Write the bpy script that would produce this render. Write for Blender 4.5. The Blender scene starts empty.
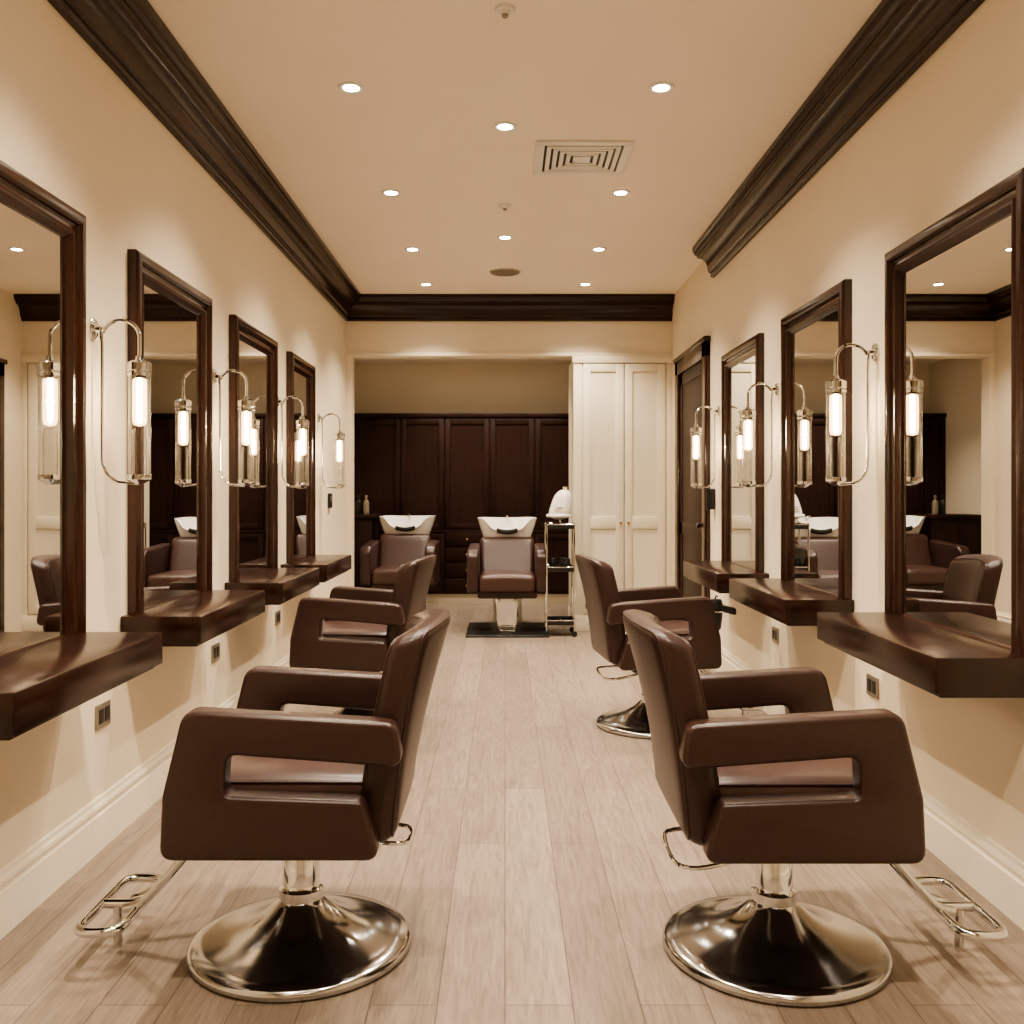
import bpy, bmesh, math
from mathutils import Vector, Matrix
D=bpy.data; C=bpy.context
XL,XR=-1.43,1.50
YB,YR=-2.5,8.6
ZC=3.0
# ---------------------------------------------------------------- materials
def newmat(name):
    m=D.materials.new(name); m.use_nodes=True
    return m,m.node_tree.nodes,m.node_tree.links,m.node_tree.nodes['Principled BSDF']
def noisy(name,c1,c2,scale=(1,1,1),nscale=5,rough=.5,metal=0,bump=0,coat=0,detail=4,spec=.5):
    m,n,l,b=newmat(name)
    tc=n.new('ShaderNodeTexCoord'); mp=n.new('ShaderNodeMapping'); mp.inputs['Scale'].default_value=scale
    nz=n.new('ShaderNodeTexNoise'); nz.inputs['Scale'].default_value=nscale; nz.inputs['Detail'].default_value=detail
    cr=n.new('ShaderNodeValToRGB'); cr.color_ramp.elements[0].color=(*c1,1); cr.color_ramp.elements[1].color=(*c2,1)
    cr.color_ramp.elements[0].position=.3; cr.color_ramp.elements[1].position=.7
    l.new(tc.outputs['Object'],mp.inputs[0]); l.new(mp.outputs[0],nz.inputs['Vector']); l.new(nz.outputs[0],cr.inputs[0]); l.new(cr.outputs[0],b.inputs['Base Color'])
    b.inputs['Roughness'].default_value=rough; b.inputs['Metallic'].default_value=metal
    b.inputs['Coat Weight'].default_value=coat; b.inputs['Specular IOR Level'].default_value=spec
    if bump:
        bp=n.new('ShaderNodeBump'); bp.inputs['Strength'].default_value=bump; bp.inputs['Distance'].default_value=.01
        l.new(nz.outputs[0],bp.inputs['Height']); l.new(bp.outputs[0],b.inputs['Normal'])
    return m
M={}
M['wall']=noisy('cream_plaster',(.76,.665,.515),(.78,.685,.535),nscale=3,rough=.7,spec=.2)
M['ceil']=noisy('ceiling_paint',(.87,.775,.655),(.89,.795,.675),nscale=2,rough=.8,spec=.2)
M['trim']=noisy('cream_trim_paint',(.80,.72,.58),(.82,.74,.60),nscale=3,rough=.4)
M['cab']=noisy('cream_cabinet_paint',(.78,.705,.56),(.80,.725,.58),nscale=3,rough=.4)
M['wood']=noisy('dark_mahogany',(.010,.0034,.0022),(.030,.0090,.0048),scale=(9,1.0,9),nscale=2.5,rough=.24,detail=5,spec=.5)
M['woodcr']=noisy('dark_mahogany_moulding',(.013,.0045,.003),(.026,.0085,.005),scale=(5,.8,5),nscale=2.5,rough=.25,detail=3,spec=.5)
M['woodcb']=noisy('dark_mahogany_moulding_cross',(.013,.0045,.003),(.026,.0085,.005),scale=(.8,5,5),nscale=2.5,rough=.25,detail=3,spec=.5)
M['woodv']=noisy('dark_mahogany_vertical',(.013,.0042,.0026),(.048,.0145,.0075),scale=(10,10,1.0),nscale=2.5,rough=.2,detail=5,spec=.6)
M['woodc']=noisy('dark_mahogany_cabinet',(.012,.004,.0028),(.032,.0098,.0055),scale=(14,14,1.2),nscale=3,rough=.45,detail=5,spec=.28)
M['leather']=noisy('brown_leather',(.034,.0155,.0122),(.041,.0188,.0148),nscale=120,rough=.34,bump=.04)
M['seatlea']=noisy('brown_leather_seat',(.052,.0245,.0195),(.062,.029,.023),nscale=120,rough=.34,bump=.04)
M['chrome']=noisy('polished_chrome',(.68,.68,.67),(.74,.74,.73),nscale=6,rough=.07,metal=1)
M['base']=noisy('polished_steel_base',(.50,.495,.49),(.56,.555,.55),nscale=6,rough=.13,metal=1)
m=M['base']; n=m.node_tree.nodes; tg=n.new('ShaderNodeTangent'); tg.direction_type='RADIAL'; tg.axis='Z'
m.node_tree.links.new(tg.outputs[0],n['Principled BSDF'].inputs['Tangent']); n['Principled BSDF'].inputs['Anisotropic'].default_value=.6
M['black']=noisy('black_plastic',(.012,.011,.011),(.018,.016,.015),nscale=8,rough=.35)
M['dark']=noisy('black_rubber',(.01,.009,.008),(.014,.012,.011),nscale=8,rough=.7)
M['ceramic']=noisy('white_ceramic',(.85,.83,.79),(.87,.85,.81),nscale=3,rough=.12)
M['white']=noisy('white_plastic',(.78,.75,.68),(.80,.77,.70),nscale=3,rough=.35)
M['sock']=noisy('satin_nickel_plate',(.35,.31,.25),(.38,.34,.28),nscale=8,rough=.35,metal=.8)
M['brass']=noisy('aged_brass',(.5,.36,.18),(.55,.4,.2),nscale=8,rough=.3,metal=1)
m,n,l,b=newmat('mirror_silver'); b.inputs['Metallic'].default_value=1; b.inputs['Roughness'].default_value=.0; b.inputs['Base Color'].default_value=(.76,.755,.74,1); M['mirror']=m
# clear glass, lets lamp light through
m,n,l,b=newmat('clear_glass'); n.remove(b)
tr=n.new('ShaderNodeBsdfTransparent'); tr.inputs[0].default_value=(.97,.97,.96,1); gl=n.new('ShaderNodeBsdfGlossy'); gl.inputs['Roughness'].default_value=.03
fr=n.new('ShaderNodeLayerWeight'); fr.inputs[0].default_value=.42; mx=n.new('ShaderNodeMixShader')
l.new(fr.outputs['Facing'],mx.inputs[0]); l.new(tr.outputs[0],mx.inputs[1]); l.new(gl.outputs[0],mx.inputs[2]); l.new(mx.outputs[0],n['Material Output'].inputs[0]); M['glass']=m
# added emissive sleeve, imitates the halo of light around the filament
m,n,l,b=newmat('added_glow_sleeve'); n.remove(b)
tr=n.new('ShaderNodeBsdfTransparent'); em=n.new('ShaderNodeEmission'); em.inputs[0].default_value=(1,.62,.30,1); em.inputs[1].default_value=7; mx=n.new('ShaderNodeMixShader'); mx.inputs[0].default_value=.38
l.new(tr.outputs[0],mx.inputs[1]); l.new(em.outputs[0],mx.inputs[2]); l.new(mx.outputs[0],n['Material Output'].inputs[0]); M['sleeve']=m
def emis(name,col,s):
    m,n,l,b=newmat(name); b.inputs['Emission Color'].default_value=(*col,1); b.inputs['Emission Strength'].default_value=s; b.inputs['Base Color'].default_value=(*col,1); return m
M['bulb']=emis('bulb_glow',(1,.80,.54),70)
M['lamp']=emis('downlight_glow',(1,.92,.78),50)
# floor
m,n,l,b=newmat('oak_plank_floor')
tc=n.new('ShaderNodeTexCoord'); mp=n.new('ShaderNodeMapping'); mp.inputs['Rotation'].default_value=(0,0,math.pi/2)
br=n.new('ShaderNodeTexBrick'); br.inputs['Scale'].default_value=1; br.inputs['Brick Width'].default_value=1.7; br.inputs['Row Height'].default_value=.165
br.inputs['Mortar Size'].default_value=.0017; br.inputs['Mortar Smooth'].default_value=.2; br.offset=.37
br.inputs['Color1'].default_value=(.325,.258,.205,1); br.inputs['Color2'].default_value=(.258,.203,.160,1); br.inputs['Mortar'].default_value=(.14,.10,.075,1)
mp2=n.new('ShaderNodeMapping'); mp2.inputs['Scale'].default_value=(26,2.0,1)
nz=n.new('ShaderNodeTexNoise'); nz.inputs['Scale'].default_value=1.8; nz.inputs['Detail'].default_value=10; nz.inputs['Distortion'].default_value=1.4; nz.inputs['Roughness'].default_value=.68
cr=n.new('ShaderNodeValToRGB'); cr.color_ramp.elements[0].color=(.60,.58,.56,1); cr.color_ramp.elements[1].color=(1.0,1.0,1.0,1); cr.color_ramp.elements[0].position=.36; cr.color_ramp.elements[1].position=.60
mu=n.new('ShaderNodeMix'); mu.data_type='RGBA'; mu.blend_type='MULTIPLY'; mu.inputs[0].default_value=.8
l.new(tc.outputs['Object'],mp.inputs[0]); l.new(mp.outputs[0],br.inputs[0]); l.new(tc.outputs['Object'],mp2.inputs[0]); l.new(mp2.outputs[0],nz.inputs[0]); l.new(nz.outputs[0],cr.inputs[0])
l.new(br.outputs[0],mu.inputs[6]); l.new(cr.outputs[0],mu.inputs[7]); l.new(mu.outputs[2],b.inputs['Base Color']); b.inputs['Roughness'].default_value=.38; b.inputs['Specular IOR Level'].default_value=.4
bp=n.new('ShaderNodeBump'); bp.inputs['Strength'].default_value=.1; bp.inputs['Distance'].default_value=.003; l.new(nz.outputs[0],bp.inputs['Height']); l.new(bp.outputs[0],b.inputs['Normal'])
M['floor']=m
# ---------------------------------------------------------------- helpers
def link(name,me,mat,parent=None,smooth=True,loc=None,rot=None,angle=35):
    if mat and not me.materials: me.materials.append(M[mat])
    if smooth and not me.get('sm'):
        me.polygons.foreach_set('use_smooth',[True]*len(me.polygons)); me.set_sharp_from_angle(angle=math.radians(angle)); me['sm']=1
    o=D.objects.new(name,me); C.collection.objects.link(o)
    if parent: o.parent=parent
    if loc: o.location=loc
    if rot: o.rotation_euler=rot
    return o
def empty(name,loc=(0,0,0),rz=0):
    o=D.objects.new(name,None); o.empty_display_size=.1; C.collection.objects.link(o); o.location=loc; o.rotation_euler=(0,0,rz); return o
def bm2me(bm,name='m'):
    bmesh.ops.recalc_face_normals(bm,faces=bm.faces[:]); me=D.meshes.new(name); bm.to_mesh(me); bm.free(); return me
def boxbm(bm,x,y,z,bev=0,seg=2):
    r=bmesh.ops.create_cube(bm,size=1)
    for v in r['verts']:
        v.co=Vector(((x[0]+x[1])/2+v.co.x*(x[1]-x[0]),(y[0]+y[1])/2+v.co.y*(y[1]-y[0]),(z[0]+z[1])/2+v.co.z*(z[1]-z[0])))
    if bev:
        es=list({e for v in r['verts'] for e in v.link_edges})
        bmesh.ops.bevel(bm,geom=es,offset=bev,segments=seg,profile=.5,affect='EDGES')
def boxme(x,y,z,bev=0,seg=2):
    bm=bmesh.new(); boxbm(bm,x,y,z,bev,seg); return bm2me(bm)
def box(name,x,y,z,mat,parent=None,bev=0): return link(name,boxme(x,y,z,bev),mat,parent)
def boxes(name,lst,mat,parent=None,bev=.003):
    bm=bmesh.new()
    for q in lst: boxbm(bm,*q,bev,2)
    return link(name,bm2me(bm),mat,parent)
def rbox(h,r,deform=None,n=8,k=4):
    """rounded, finely divided box; half sizes h, radius r"""
    def ax(hh):
        a=[-hh+r*(1-math.cos(i/k*math.pi/2)) for i in range(k)]
        mid=[-(hh-r)+2*(hh-r)*i/n for i in range(n+1)]
        return a+mid+[-q for q in reversed(a)]
    A=[ax(q) for q in h]; N=[len(q)-1 for q in A]
    bm=bmesh.new(); V={}
    def vert(i,j,kk):
        key=(i,j,kk)
        if key not in V:
            p=Vector((A[0][i],A[1][j],A[2][kk]))
            q=Vector([max(-(h[t]-r),min(h[t]-r,p[t])) for t in range(3)])
            d=p-q
            if d.length>1e-9: p=q+d.normalized()*r
            if deform: p=Vector(deform(p))
            V[key]=bm.verts.new(p)
        return V[key]
    for a in range(3):
        b_,c=(a+1)%3,(a+2)%3
        for side in (0,N[a]):
            for i in range(N[b_]):
                for j in range(N[c]):
                    vs=[]
                    for di,dj in ((0,0),(1,0),(1,1),(0,1)):
                        idx=[0,0,0]; idx[a]=side; idx[b_]=i+di; idx[c]=j+dj; vs.append(vert(*idx))
                    bm.faces.new(vs)
    return bm2me(bm)
def lathe(prof,seg=64,mats=None):
    bm=bmesh.new(); rings=[]
    for r,z in prof:
        if r<1e-6: rings.append([bm.verts.new((0,0,z))])
        else: rings.append([bm.verts.new((r*math.cos(2*math.pi*i/seg),r*math.sin(2*math.pi*i/seg),z)) for i in range(seg)])
    for a,b_ in zip(rings,rings[1:]):
        for i in range(seg):
            j=(i+1)%seg
            if len(a)==1 and len(b_)==1: continue
            if len(a)==1: bm.faces.new((a[0],b_[i],b_[j]))
            elif len(b_)==1: bm.faces.new((a[i],a[j],b_[0]))
            else: bm.faces.new((a[i],a[j],b_[j],b_[i]))
    return bm2me(bm)
def smoothpath(P,closed=False,s=6):
    P=[Vector(p) for p in P]; n=len(P); out=[]
    rng=n if closed else n-1
    for i in range(rng):
        p0=P[(i-1)%n] if closed or i>0 else P[0]; p1=P[i]; p2=P[(i+1)%n]; p3=P[(i+2)%n] if closed or i+2<n else P[-1]
        for k in range(s):
            t=k/s; out.append(.5*((2*p1)+(-p0+p2)*t+(2*p0-5*p1+4*p2-p3)*t*t+(-p0+3*p1-3*p2+p3)*t**3))
    if not closed: out.append(P[-1])
    return out
def tubebm(bm,P,r,closed=False,seg=10,smooth=True,s=6):
    P=smoothpath(P,closed,s) if smooth else [Vector(p) for p in P]
    n=len(P); rings=[]; N=None
    for i in range(n):
        if closed: t=(P[(i+1)%n]-P[i-1]).normalized()
        else: t=(P[min(i+1,n-1)]-P[max(i-1,0)]).normalized()
        if N is None:
            N=t.orthogonal().normalized()
        else:
            N=(N-t*N.dot(t)).normalized()
        B=t.cross(N)
        rings.append([bm.verts.new(P[i]+N*r*math.cos(2*math.pi*k/seg)+B*r*math.sin(2*math.pi*k/seg)) for k in range(seg)])
    for i in range(n if closed else n-1):
        a,b_=rings[i],rings[(i+1)%n]
        for k in range(seg):
            j=(k+1)%seg; bm.faces.new((a[k],a[j],b_[j],b_[k]))
    if not closed:
        bm.faces.new(rings[0]); bm.faces.new(rings[-1])
def tubes(lst,seg=10):
    bm=bmesh.new()
    for q in lst:
        P,r=q[0],q[1]; o=q[2] if len(q)>2 else {}
        tubebm(bm,P,r,seg=seg,**o)
    return bm2me(bm)
def fillet(P,R,s=6):
    out=[]; n=len(P)
    for i in range(n):
        a=Vector(P[i-1]); b_=Vector(P[i]); c=Vector(P[(i+1)%n]); r=R[i] if isinstance(R,(list,tuple)) else R
        u=(a-b_).normalized(); v=(c-b_).normalized()
        ang=u.angle(v); d=min(r/math.tan(ang/2),(a-b_).length*.48,(c-b_).length*.48)
        p,q=b_+u*d,b_+v*d
        for k in range(s+1):
            t=k/s; out.append((1-t)**2*p+2*t*(1-t)*b_+t*t*q)
    return out
def extr2d(loops,half,bev):
    cu=D.curves.new('t','CURVE'); cu.dimensions='2D'; cu.fill_mode='BOTH'; cu.extrude=half-bev; cu.bevel_depth=bev; cu.bevel_resolution=3; cu.offset=-bev
    for L in loops:
        sp=cu.splines.new('POLY'); sp.points.add(len(L)-1); sp.use_cyclic_u=True
        for p,q in zip(sp.points,L): p.co=(q[0],q[1],0,1)
    o=D.objects.new('t',cu); C.collection.objects.link(o); C.view_layer.update()
    me=D.meshes.new_from_object(o.evaluated_get(C.evaluated_depsgraph_get())); D.objects.remove(o)
    bm=bmesh.new(); bm.from_mesh(me); bmesh.ops.remove_doubles(bm,verts=bm.verts,dist=1e-5)
    bmesh.ops.transform(bm,matrix=Matrix.Rotation(math.pi/2,4,'X'),verts=bm.verts)
    return bm2me(bm)
def sweep(path,prof,closed,framef):
    bm=bmesh.new(); R=[[bm.verts.new(framef(i,a,b_)) for a,b_ in prof] for i in range(path)]
    n=len(prof)
    for i in range(path if closed else path-1):
        A,B=R[i],R[(i+1)%path]
        for k in range(n):
            j=(k+1)%n; bm.faces.new((A[k],A[j],B[j],B[k]))
    if not closed: bm.faces.new(R[0]); bm.faces.new(R[-1])
    return bm2me(bm)
# ---------------------------------------------------------------- room shell
box('floor',(-2.1,1.65),(YB-.1,11.15),(-.1,0),'floor')
box('ceiling',(XL-.1,XR+.1),(YB-.1,YR+.15),(ZC,ZC+.1),'ceil')
box('wall_left',(XL-.12,XL),(YB-.1,YR+.15),(0,ZC),'wall')
box('wall_right',(XR,XR+.12),(YB-.1,11.1),(0,ZC),'wall')
box('wall_front',(XL,XR),(YB-.1,YB),(0,ZC),'wall')
box('wall_back_header',(XL,XR),(YR,YR+.15),(2.47,ZC),'wall')
box('wall_back_return',(XL,-1.38),(YR,YR+.15),(0,2.47),'wall')
box('trim_header',(XL,XR),(YR-.018,YR),(2.47,2.50),'trim',bev=.004)
box('wall_wash_left',(-2.02,-1.9),(YR+.15,11.1),(0,2.72),'wall')
box('wall_wash_front',(-2.02,XL-.12),(YR+.05,YR+.15),(0,2.72),'wall')
box('wall_wash_back',(-1.9,XR),(11.0,11.1),(0,2.72),'wall')
box('ceiling_wash',(-2.02,XR),(YR+.15,11.1),(2.72,2.8),'ceil')
# crown: stepped and coved profile
cp=[(0,2.785),(.020,2.785),(.026,2.790),(.028,2.80),(.028,2.815),(.040,2.818),(.046,2.824),(.048,2.836)]
cp+=[(.048+.062*(1-math.cos(t*math.pi/12)),2.836+.085*math.sin(t*math.pi/12)) for t in range(1,7)]
cp+=[(.122,2.922),(.124,2.938),(.134,2.940),(.144,2.950),(.150,2.965),(.158,2.972),(.158,3.0),(0,3.0)]
def fL(i,a,b_): return Vector((XL+a,[YB,YR-a][i],b_))
link('trim_crown_left',sweep(2,cp,False,fL),'woodcr',angle=25)
def fB(i,a,b_): return Vector(([XL+a,XR][i],YR-a,b_))
link('trim_crown_back',sweep(2,cp,False,fB),'woodcb',angle=25)
def fR(i,a,b_): return Vector((XR-a,[YB,6.85][i],b_))
link('trim_crown_right',sweep(2,cp,False,fR),'woodcr',angle=25)
bp_=[(0,0),(.022,0),(.022,.125),(.016,.130),(.016,.140),(.021,.148),(.019,.158),(.011,.165),(.009,.178),(0,.18)]
def base(name,p0,p1,nrm):
    p0,p1,nrm=Vector(p0),Vector(p1),Vector(nrm)
    link(name,sweep(2,bp_,False,lambda i,a,b_:[p0,p1][i]+nrm*a+Vector((0,0,b_))),'trim',angle=25)
base('baseboard_left',(XL,YB,0),(XL,YR,0),(1,0,0)); base('baseboard_right',(XR,YB,0),(XR,6.88,0),(-1,0,0)); base('baseboard_front',(XL,YB,0),(XR,YB,0),(0,1,0))
# door on right wall
d=empty('door_1')
boxes('frame',[((XR-.04,XR),(6.98,7.10),(0,2.36)),((XR-.04,XR),(8.1,8.22),(0,2.36)),((XR-.04,XR),(6.98,8.22),(2.24,2.36)),((XR-.05,XR),(6.96,8.25),(2.35,2.39))],'woodv',d,.006)
boxes('leaf',[((XR-.012,XR),(7.1,8.1),(.01,2.24)),((XR-.018,XR),(7.1,7.2),(.01,2.24)),((XR-.018,XR),(8.0,8.1),(.01,2.24)),((XR-.018,XR),(7.1,8.1),(2.14,2.24)),((XR-.018,XR),(7.1,8.1),(.9,1.0)),((XR-.018,XR),(7.1,8.1),(.01,.2))],'woodc',d,.003)
link('knob',lathe([(0,0),(.010,0),(.010,.02),(.02,.03),(.022,.04),(.016,.05),(0,.052)],24),'black',d,loc=(XR-.018,7.15,1.0),rot=(0,-math.pi/2,0))
# cream cabinet
def shaker(bm,x,z,y,rail=.07,mids=()):
    boxbm(bm,x,(y-.008,y+.004),z)
    for q in ((x[0],x[0]+rail),(x[1]-rail,x[1])): boxbm(bm,q,(y-.022,y),z,.003)
    for q in [(z[0],z[0]+rail),(z[1]-rail,z[1])]+list(mids): boxbm(bm,(x[0]+rail-.002,x[1]-rail+.002),(y-.022,y),q,.003)
d=empty('tall_cream_cabinet')
box('carcass',(.62,XR),(YR,YR+.7),(0,2.47),'cab',d)
bm=bmesh.new(); shaker(bm,(.70,1.065),(.16,2.40),YR,mids=[(.92,1.03)]); shaker(bm,(1.075,1.44),(.16,2.40),YR,mids=[(.92,1.03)])
link('doors',bm2me(bm),'cab',d,angle=25)
boxes('face_frame',[((.615,.69),(YR-.016,YR),(0,2.46)),((1.45,1.5),(YR-.016,YR),(0,2.46)),((.615,1.5),(YR-.024,YR),(0,.14)),((.605,1.5),(YR-.03,YR),(2.41,2.47)),((.612,.62),(YR,YR+.7),(0,.14))],'cab',d,.003)
km=lathe([(0,0),(.006,0),(.006,.015),(.013,.02),(.014,.028),(.008,.034),(0,.035)],20)
for x in (1.035,1.105): link('knob',km,'brass',d,loc=(x,YR-.022,.975),rot=(math.pi/2,0,0))
# dark rear cabinetry
d=empty('dark_wood_wall_cabinet')
box('carcass',(-1.9,XR),(10.6,11.0),(.12,2.10),'woodc',d)
box('plinth',(-1.9,XR),(10.64,11.0),(0,.12),'trim',d)
boxes('cornice',[((-1.9,XR),(10.56,11.0),(2.08,2.12)),((-1.9,XR),(10.575,10.6),(.80,.83))],'woodc',d,.004)
bm=bmesh.new(); xs=[-1.9,-1.66,-1.16,-.67,-.17,.33,.83,1.45]
for a,b_ in zip(xs,xs[1:]):
    shaker(bm,(a+.005,b_-.005),(.84,2.06),10.6,.06)
for a,b_ in zip(xs,xs[1:]):
    if b_ in(-.17,): continue
    shaker(bm,(a+.005,b_-.005),(.14,.79),10.6,.06)
link('panel_doors',bm2me(bm),'woodc',d,angle=25)
bm=bmesh.new()
for z0 in (.14,.31,.48,.65): boxbm(bm,(-.66,-.18),(10.575,10.6),(z0,z0+.155),.005)
link('drawers',bm2me(bm),'woodc',d,angle=25)
for z in (.215,.385,.555,.725):
    for x in (-.42,): link('knob',km,'chrome',d,loc=(x,10.575,z),rot=(math.pi/2,0,0))
# ---------------------------------------------------------------- mirrors
MZ0,MZ1=.69,2.170
fp=[(a,b_*.72) for a,b_ in [(0,0),(0,.045),(.006,.055),(.018,.060),(.036,.060),(.044,.052),(.048,.040),(.056,.036),(.068,.038),(.074,.046),(.083,.044),(.091,.034),(.103,.022),(.103,0)]]
def mirror(wall,y0,y1):
    s=1 if wall=='L' else -1; X=XL if wall=='L' else XR
    e=empty('wall_mirror',(X,0,0))
    cs=[(y0,MZ0,1,1),(y1,MZ0,-1,1),(y1,MZ1,-1,-1),(y0,MZ1,1,-1)]
    link('frame',sweep(4,fp,True,lambda i,a,b_:Vector((s*b_,cs[i][0]+cs[i][2]*a,cs[i][1]+cs[i][3]*a))),'woodv',e,angle=20)
    bm=bmesh.new(); q=.095
    boxbm(bm,tuple(sorted((s*.002,s*.010))),(y0+q,y1-q),(MZ0+q,MZ1-q)); link('glass',bm2me(bm),'mirror',e,smooth=False)
def shelf(wall,y0,y1):
    s=1 if wall=='L' else -1; X=XL if wall=='L' else XR
    e=empty('wall_shelf',(X,0,0))
    boxes('board',[(tuple(sorted((0,s*.30))),(y0,y1),(.684,.788))],'wood',e,.005)
    boxes('apron',[(tuple(sorted((0,s*.28))),(y0+.02,y1-.02),(.672,.69))],'wood',e,.003)
for a,b_ in ((2.20,3.18),(3.62,4.55),(4.95,5.86),(6.25,7.02)): mirror('L',a,b_)
for a,b_ in ((2.69,3.685),(4.13,5.07),(5.53,6.46)): mirror('R',a,b_)
for y in (2.68,4.03,5.35,6.56): shelf('L',y-.48,y+.48)
for y in (3.16,4.6,5.92): shelf('R',y-.5,y+.52)
# ---------------------------------------------------------------- sconces
sc_plate=lathe([(0,0),(.036,0),(.036,.008),(.03,.013),(.014,.016),(.012,.03),(0,.034)],32)
def arc(cx,cz,r,a0,a1,n=10,rz=None):
    rz=rz or r
    return [(cx+r*math.cos(math.radians(a0+(a1-a0)*i/n)),0,cz+rz*math.sin(math.radians(a0+(a1-a0)*i/n))) for i in range(n+1)]
sc_tube=tubes([([(.02,0,0)]+[(.035,0,.0)]+arc(.10,-.03,.065,160,0,12,.06)+[(.165,0,-.10)],.007),
               ([(.030,0,0),(.034,0,-.06),(.034,0,-.2),(.034,0,-.36)]+arc(.099,-.44,.065,180,270,8,.09)[1:]+[(.165,0,-.535)],.006)])
sc_cap=lathe([(0,-.095),(.012,-.095),(.014,-.108),(.030,-.113),(.041,-.12),(.041,-.145),(.038,-.148),(.0,-.148)],32)
sc_band=lathe([(.038,-.155),(.041,-.155),(.041,-.165),(.038,-.165),(.038,-.155)],32)
sc_bot=lathe([(0,-.505),(.038,-.505),(.040,-.51),(.040,-.522),(.025,-.53),(.01,-.54),(0,-.54)],32)
sc_glass=lathe([(.0375,-.145),(.0375,-.51)],40)
sc_glass2=lathe([(.0,-.345),(.020,-.345),(.024,-.37),(.024,-.505)],20)
sc_glow=lathe([(0,-.170),(.022,-.175),(.024,-.19),(.024,-.315),(.020,-.332),(0,-.338)],28)  # added glow shell around the bulb, not a lamp part
sc_bulb=lathe([(0,-.172),(.007,-.174),(.009,-.18),(.009,-.315),(.006,-.325),(0,-.327)],20)
sc_hold=lathe([(0,-.148),(.017,-.148),(.017,-.172),(0,-.175)],20)
def sconce(wall,y,z=1.815,power=12):
    e=empty('glass_tube_sconce',(XL if wall=='L' else XR,y,z),0 if wall=='L' else math.pi)
    link('wall_plate',sc_plate,'chrome',e,rot=(0,math.pi/2,0)); link('curved_arm',sc_tube,'chrome',e)
    for nme,mm,mt in (('cap',sc_cap,'chrome'),('band',sc_band,'chrome'),('bottom_cap',sc_bot,'chrome'),('glass_tube',sc_glass,'glass'),('inner_glass',sc_glass2,'glass'),('glow_sleeve',sc_glow,'sleeve'),('bulb',sc_bulb,'bulb'),('bulb_holder',sc_hold,'chrome')):
        link(nme,mm,mt,e,loc=(.165,0,0))
    L=D.lights.new('sconce_light','POINT'); L.energy=power; L.color=(1,.79,.54); L.shadow_soft_size=.011
    o=D.objects.new('sconce_light',L); C.collection.objects.link(o); o.parent=e; o.location=(.165,0,-.25)
for y in (3.31,4.68,5.98,7.3): sconce('L',y)
for y in (3.86,5.25,6.68): sconce('R',y)
# ---------------------------------------------------------------- ceiling fittings
ring=lathe([(.036,-.001),(.036,-.006),(.05,-.008),(.056,-.004),(.057,0)],40); disc=lathe([(0,-.004),(.036,-.004)],40)
def downlight(x,y,z=ZC,power=92):
    e=empty('recessed_downlight',(x,y,z)); link('trim_ring',ring,'white',e); link('lamp',disc,'lamp',e)
    L=D.lights.new('downlight_spot','SPOT'); L.energy=power; L.color=(1,.86,.68); L.spot_size=math.radians(112); L.spot_blend=.75; L.shadow_soft_size=.03
    o=D.objects.new('downlight_spot',L); C.collection.objects.link(o); o.parent=e; o.location=(0,0,-.02)
for y in (1.25,2.7,4.13,5.58,6.88,8.04):
    for x in (-.665,.675): downlight(x,y)
for y in (2.6,4.57,6.56): downlight(0,y)
downlight(-.6,-1.0)
downlight(.6,-1.0)
for x in (-.75,-.17,.45): downlight(x,10.05,2.72,40)
downlight(-.9,9.4,2.72,40);downlight(.1,9.4,2.72,40)
for y in (3.46,5.83):
    e=empty('smoke_detector',(0,y,ZC)); link('body',lathe([(0,-.022),(.015,-.022),(.018,-.012),(.034,-.010),(.038,-.004),(.038,0)],32),'white',e); link('sensor',lathe([(0,-.034),(.010,-.032),(.012,-.022)],20),'sock',e)
e=empty('ceiling_speaker',(0,7.6,ZC)); link('grille',lathe([(0,-.006),(.1,-.006),(.115,-.01),(.125,0)],40),'sock',e)
e=empty('ceiling_air_vent',(.40,5.0,ZC))
def sq(h0,h1,z0,z1,hy=1):
    a,b_=h0,h1
    return [((-b_,b_),(-b_*hy,-a*hy),(z0,z1)),((-b_,b_),(a*hy,b_*hy),(z0,z1)),((-b_,-a),(-a*hy,a*hy),(z0,z1)),((a,b_),(-a*hy,a*hy),(z0,z1))]
boxes('frame',sq(.20,.245,-.012,0),'white',e,.002)
for i,(a,b_) in enumerate(((.165,.187),(.13,.152),(.095,.117),(.06,.082))): boxes('louvre_%d'%(i+1),sq(a,b_,-.014,-.004),'white',e,.001)
boxes('louvre_centre',[((-.045,.045),(-.045,.045),(-.014,-.004))],'white',e,.001)
boxes('throat',[((-.2,.2),(-.2,.2),(-.003,-.0005))],'black',e,0)
# ---------------------------------------------------------------- sockets
def socket(wall,y,z=.46):
    s=1 if wall=='L' else -1
    e=empty('wall_socket',(XL if wall=='L' else XR,y,z))
    boxes('plate',[(tuple(sorted((0,s*.009))),(-.058,.058),(-.042,.042))],'sock',e,.003)
    boxes('inserts',[(tuple(sorted((s*.006,s*.011))),(-.044,-.005),(-.025,.025)),(tuple(sorted((s*.006,s*.011))),(.005,.044),(-.025,.025))],'black',e,.001)
for y in (3.39,4.71,6.0): socket('L',y)
for y in (3.89,5.29): socket('R',y)
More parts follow.
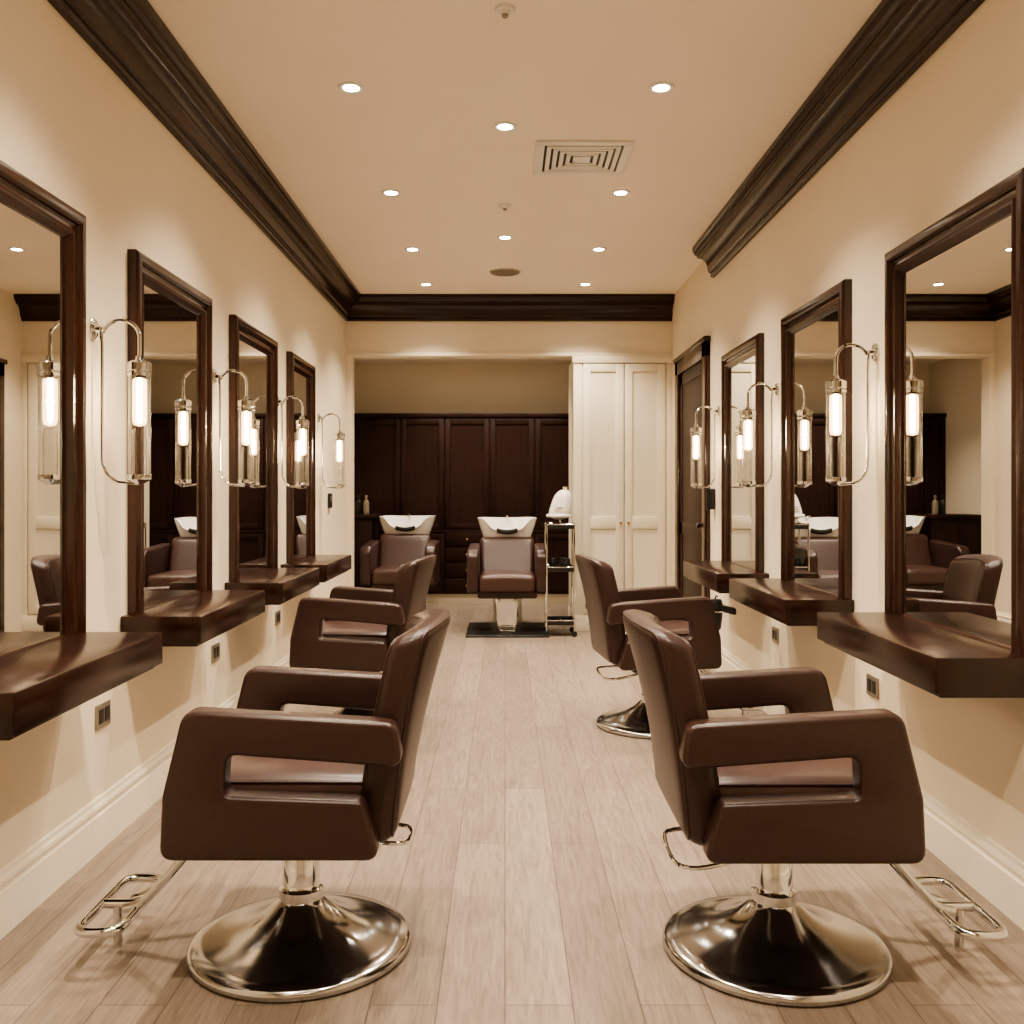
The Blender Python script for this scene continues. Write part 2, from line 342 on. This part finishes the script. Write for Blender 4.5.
# ---------------------------------------------------------------- salon chair  (faces +X local)
ch={}
ch['base']=lathe([(0,0),(.285,0),(.298,.004),(.302,.012),(.300,.022),(.290,.030),(.255,.036),(.20,.050),(.145,.072),(.10,.10),(.07,.128),(.058,.14),(.056,.15),(0,.15)],96)
ch['col']=lathe([(0,.14),(.060,.14),(.060,.165),(.052,.172),(.050,.18),(.050,.30),(.044,.31),(.0,.31)],48)
out=[(.280,.354),(.273,.51),(.222,.72),(-.295,.690),(-.312,.580),(.118,.612),(.122,.512),(-.215,.500),(-.258,.354)]
rad=[.035,.12,.045,.035,.03,.03,.02,.02,.03]
prof=fillet([Vector(p) for p in out],rad)
ch['arm']=extr2d([prof],.036,.014)
def seatdef(p): return (p.x+.008,p.y,p.z+.458+(.012*(1-(p.y/.245)**2)*(1-(p.x/.262)**2) if p.z>0 else 0))
ch['seat']=rbox((.262,.245,.075),.045,seatdef)
ch['under']=rbox((.235,.25,.035),.02,lambda p:(p.x+.01,p.y,p.z+.378))
def backdef(p):
    t=(p.z+.29)/.58
    z=.362+.550*t
    xc=-.232-.095*t-.042*t*t
    w=1.0+.05*t-.04*max(0,t-.8)/.2
    wrap=.055*(p.y/.25)**2
    crown=-.018*(p.y/.25)**2*max(0,t-.5)*2
    return (xc+p.x*(1-.10*t)+wrap*t, p.y*w, z+crown-p.x*.22)
ch['back']=rbox((.055,.25,.29),.038,backdef,n=12)
def loop3(hx,hy,r,n=14):
    f=fillet([Vector((-hx,-hy)),Vector((hx,-hy)),Vector((hx,hy)),Vector((-hx,hy))],r)
    o=[]
    for a,b_ in zip(f,f[1:]+f[:1]):
        k=max(1,int((b_-a).length/.03))
        o+=[a.lerp(b_,i/k) for i in range(k)]
    return o
q=.038*.293
ch['piping']=tubes([([backdef(Vector((sx*(.055-q),p.x,p.y))) for p in loop3(.25-q,.29-q,.03)],.0036,{'closed':True,'smooth':False}) for sx in (-1,1)]
   +[([seatdef(Vector((p.x,p.y,.075-.013))) for p in loop3(.262-.013,.245-.013,.04)],.0036,{'closed':True,'smooth':False})],8)
ch['mech']=boxme((-.13,.13),(-.10,.10),(.30,.345),.01)
ch['lever']=tubes([([(-.03,-.08,.318),(-.12,-.13,.300),(-.22,-.15,.284),(-.275,-.14,.282),(-.295,-.08,.285),(-.295,.02,.298),(-.275,.06,.305),(-.2,.06,.31),(-.03,.04,.32)],.006)])
FZ=.118
ft=[([(.17,s*.085,.338),(.25,s*.08,.325),(.34,s*.06,.225),(.42,s*.035,.14),(.475,s*.03,FZ)],.013) for s in (-1,1)]
# U-shaped open tube foot bar with returned ends
ubar=[(.450,-.165,FZ),(.50,-.175,FZ),(.535,-.165,FZ),(.548,-.13,FZ),(.548,-.05,FZ),(.548,.05,FZ),(.548,.13,FZ),(.535,.165,FZ),(.50,.175,FZ),(.450,.165,FZ),(.437,.13,FZ),(.437,.05,FZ),(.437,-.05,FZ),(.437,-.13,FZ)]
ft.append((ubar,.013,{'closed':True,'s':4}))
ft.append(([(.437,0,FZ),(.548,0,FZ)],.013,{'smooth':False}))
ft.append(([(.505,0,FZ),(.505,0,.0)],.012,{'smooth':False}))
ch['foot']=tubes(ft,12)
def salon_chair(x,y,rz):
    e=empty('salon_chair',(x,y,0),rz)
    link('chrome_base',ch['base'],'base',e,angle=50); link('column',ch['col'],'chrome',e); link('mechanism',ch['mech'],'black',e)
    link('arm_panel_1',ch['arm'],'leather',e,loc=(0,-.282,0),angle=50); link('arm_panel_2',ch['arm'],'leather',e,loc=(0,.282,0),angle=50)
    link('seat_cushion',ch['seat'],'seatlea',e,angle=80); link('seat_underside',ch['under'],'leather',e,angle=80); link('backrest',ch['back'],'leather',e,angle=80)
    link('piping',ch['piping'],'leather',e,angle=80)
    link('pump_lever',ch['lever'],'chrome',e); link('footrest',ch['foot'],'chrome',e)
PI=math.pi
salon_chair(-.56,2.63,PI)
salon_chair(.735,2.61,0)
salon_chair(-.78,5.1,PI-math.radians(6))
salon_chair(.79,5.12,math.radians(6))
# ---------------------------------------------------------------- wash unit (faces -Y local)
wu={}
wu['seat']=rbox((.25,.26,.075),.045,lambda p:(p.x,p.y-.10,p.z+.45+(.012 if p.z>0 else 0)*(1-(p.x/.25)**2)))
wu['back']=rbox((.255,.055,.19),.045,lambda p:(p.x,p.y+.20+.16*((p.z+.19)/.38),p.z+.64))
aout=[(-.36,.37),(-.36,.70),(-.30,.745),(.30,.775),(.34,.70),(.24,.36)]
wu['arm']=extr2d([fillet([Vector(p) for p in aout],[.05,.09,.06,.04,.04,.04])],.05,.022)
wu['apron']=rbox((.26,.24,.04),.02,lambda p:(p.x,p.y-.06,p.z+.36))
def bowl():
    bm=bmesh.new(); nu,nv=64,16; rings=[]
    for side in (0,1):
        for j in range(nv+1):
            t=j/nv if side==0 else 1-j/nv
            row=[]
            for i in range(nu):
                a=2*PI*i/nu; c,s=math.cos(a),math.sin(a)
                se=lambda v,p: math.copysign(abs(v)**p,v)
                r=.70+.30*t**.8
                th=.0 if side==0 else -.022
                x=se(c,.6)*(.285*r+th); y=se(s,.6)*(.25*r+th)
                z=.22*t+ (0.014 if side else 0)*(1-t)
                w=t**2
                z+=w*(.012*abs(c)**1.2 - (.10*max(0,-s)**.5*math.exp(-(c/.5)**4) if s<0 else 0)+.01*max(0,s))
                row.append(bm.verts.new((x,y,z)))
            rings.append(row)
    for a,b_ in zip(rings,rings[1:]):
        for i in range(nu): j=(i+1)%nu; bm.faces.new((a[i],a[j],b_[j],b_[i]))
    bm.faces.new(rings[0]); bm.faces.new(rings[-1])
    return bm2me(bm)
wu['bowl']=bowl()
wu['neck']=rbox((.10,.022,.022),.016,lambda p:(p.x,p.y-.235,p.z+.125-.02*(1-(p.x/.1)**2)))
wu['ped']=rbox((.13,.11,.40),.03,lambda p:(p.x*(1-.15*p.z/.4),p.y,p.z+.40))
wu['tap']=tubes([([(0,.20,.17),(0,.20,.20),(0,.17,.215),(0,.11,.215),(0,.08,.19)],.012)])
wu['front']=rbox((.10,.12,.16),.03,lambda p:(p.x*(1+.12*p.z/.16),p.y,p.z+.175))
wu['mat']=boxme((-.36,.36),(-.42,.42),(0,.018),.006)
wu['strip']=tubes([([(-.06,-.2,.02),(-.06,-.35,.03),(.06,-.35,.03),(.06,-.2,.02)],.01,{'smooth':False})])
def wash(x,y):
    e=empty('shampoo_wash_unit',(x,y,0))
    for nme,k,mt,loc in (('seat_cushion','seat','seatlea',(0,0,0)),('back_cushion','back','seatlea',(0,0,0)),('apron','apron','leather',(0,0,0)),('basin','bowl','ceramic',(0,.56,.77)),('neck_rest','neck','dark',(0,.56,.77)),('basin_pedestal','ped','white',(0,.58,0.0)),('tap','tap','chrome',(0,.56,.80)),('front_pedestal','front','chrome',(0,-.08,0)),('floor_plate','mat','black',(0,0,0)),('foot_bar','strip','chrome',(0,-.0,0.02))):
        link(nme,wu[k],mt,e,loc=loc,angle=60)
    for s in (-1,1): link('arm',wu['arm'],'leather',e,loc=(s*.30,0,0),rot=(0,0,PI/2),angle=50)
wash(.02,8.62); wash(-1.0,9.25)
# ---------------------------------------------------------------- hood dryer trolley
e=empty('hood_dryer_trolley',(.48,8.38,0))
tr=[]
for s in (-1,1):
    for t in (-1,1): tr.append(([(s*.12,t*.13,.05),(s*.12,t*.13,.98)],.008,{'smooth':False}))
for z in (.14,.60,.97): tr.append(([(-.12,-.13,z),(.12,-.13,z),(.12,.13,z),(-.12,.13,z)],.006,{'closed':True,'smooth':False}))
tr.append(([(0,.05,.96),(0,.05,1.06)],.012,{'smooth':False}))
link('frame',tubes(tr),'chrome',e)
for i,z in enumerate((.10,.56,.93)):
    boxes('tray_%d'%(i+1),[((-.12,.12),(-.13,.13),(z,z+.01)),((-.12,.12),(-.132,-.124),(z,z+.045)),((-.12,.12),(.124,.132),(z,z+.045)),((-.122,-.114),(-.13,.13),(z,z+.045)),((.114,.122),(-.13,.13),(z,z+.045))],'black',e,.001)
jar=lathe([(0,0),(.03,0),(.032,.01),(.032,.07),(.028,.075),(.028,.1),(0,.1)],20)
for x_,y_ in ((-.06,0),(.03,.04),(.06,-.05)): link('product_jar',jar,'dark',e,loc=(x_,y_,.57))
wl=lathe([(0,-.008),(.022,-.008),(.025,0),(.022,.008),(0,.008)],20)
for s in (-1,1):
    for t in (-1,1): link('castor',wl,'dark',e,loc=(s*.12,t*.13,.025),rot=(PI/2,0,0)); 
link('castor_forks',tubes([([(s*.12,t*.13,.025),(s*.12,t*.13,.06)],.006,{'smooth':False}) for s in(-1,1) for t in (-1,1)]),'chrome',e)
def hood(p):
    t=(p.z+.13)/.26
    return (p.x*(1-.35*t*t)+.05*t-.01, p.y*(1-.3*t*t), p.z+1.14)
link('hood',rbox((.10,.10,.13),.075,hood),'white',e,angle=80)
link('hood_rim',lathe([(.06,0),(.105,0),(.112,.012),(.105,.026),(.07,.03)],32),'white',e,loc=(-.01,-.02,1.03)); 
link('hood_knob',lathe([(0,0),(.022,0),(.02,.03),(0,.034)],20),'chrome',e,loc=(.045,0,1.268))
link('vents',tubes([([(-.05,-.098,1.08+.02*i),(.04,-.098,1.08+.02*i)],.003,{'smooth':False}) for i in range(3)]),'sock',e)
# ---------------------------------------------------------------- small console at left of wash zone
e=empty('dark_side_console')
boxes('body',[((-1.88,-1.35),(9.7,10.15),(.08,.98)),((-1.89,-1.32),(9.67,10.16),(.98,1.02))],'woodc',e,.005)
boxes('legs',[((-1.85,-1.38),(9.74,10.1),(0,.08))],'dark',e,0)
boxes('door_panels',[((-1.84,-1.62),(9.69,9.71),(.14,.92)),((-1.60,-1.38),(9.69,9.71),(.14,.92))],'woodc',e,.004)
bt=lathe([(0,0),(.03,0),(.032,.01),(.032,.12),(.025,.14),(.011,.15),(.011,.17),(.015,.17),(.015,.195),(0,.2)],24)
for x,yy,mt in ((-1.42,9.78,'sock'),(-1.50,9.8,'black')):
    me=bt.copy(); me.materials.clear(); link('shampoo_bottle',me,mt,None,loc=(x,yy,1.02))
# ---------------------------------------------------------------- wall gadgets
e=empty('wall_intercom',(XR,6.84,1.2)); 
link('body',rbox((.02,.035,.075),.01,lambda p:(p.x-.02,p.y,p.z)),'black',e); link('handset',rbox((.014,.013,.085),.01,lambda p:(p.x-.05,p.y-.012,p.z+.0)),'black',e)
link('screen',boxme((-.043,-.039),(.005,.028),(-.01,.05),.001),'sock',e)
e=empty('thermostat',(XL,7.75,1.18)); link('body',rbox((.012,.05,.06),.008,lambda p:(p.x+.012,p.y,p.z)),'black',e); link('thermostat_face',boxme((.022,.026),(-.035,.035),(-.01,.04),.001),'sock',e)  # small dark wall panel, meant as a thermostat
# hair dryer hanging from a shelf end
e=empty('hair_dryer',(1.14,5.17,.585))
link('barrel',lathe([(0,-.075),(.022,-.08),(.028,-.07),(.036,.0),(.038,.06),(.03,.085),(0,.088)],32),'black',e)
link('handle',rbox((.05,.014,.02),.012,lambda p:(p.x+.06,p.y,p.z+.03-.25*p.x)),'black',e)
link('holder_ring',tubes([([(.042*math.cos(a*PI/8),.042*math.sin(a*PI/8),0.02) for a in range(16)],.004,{'closed':True,'smooth':False}),([(.0,.042,.02),(0,.045,.06),(0,.0,.10),(0,-.03,.105)],.005)]),'chrome',e)
# ---------------------------------------------------------------- world & camera
w=D.worlds.new('w'); C.scene.world=w; w.use_nodes=True; w.node_tree.nodes['Background'].inputs[0].default_value=(1,.8,.6,1); w.node_tree.nodes['Background'].inputs[1].default_value=.1
cam=D.cameras.new('camera'); co=D.objects.new('camera',cam); C.collection.objects.link(co); co.location=(0,0,1.25); co.rotation_euler=(PI/2,0,0)
cam.sensor_width=36; cam.lens=36*956/1024; cam.shift_x=7/1024; cam.shift_y=-20/1024; cam.clip_start=.05
C.scene.camera=co
vs=C.scene.view_settings
vs.view_transform='AgX'; vs.look='AgX - Medium High Contrast'; vs.exposure=.6
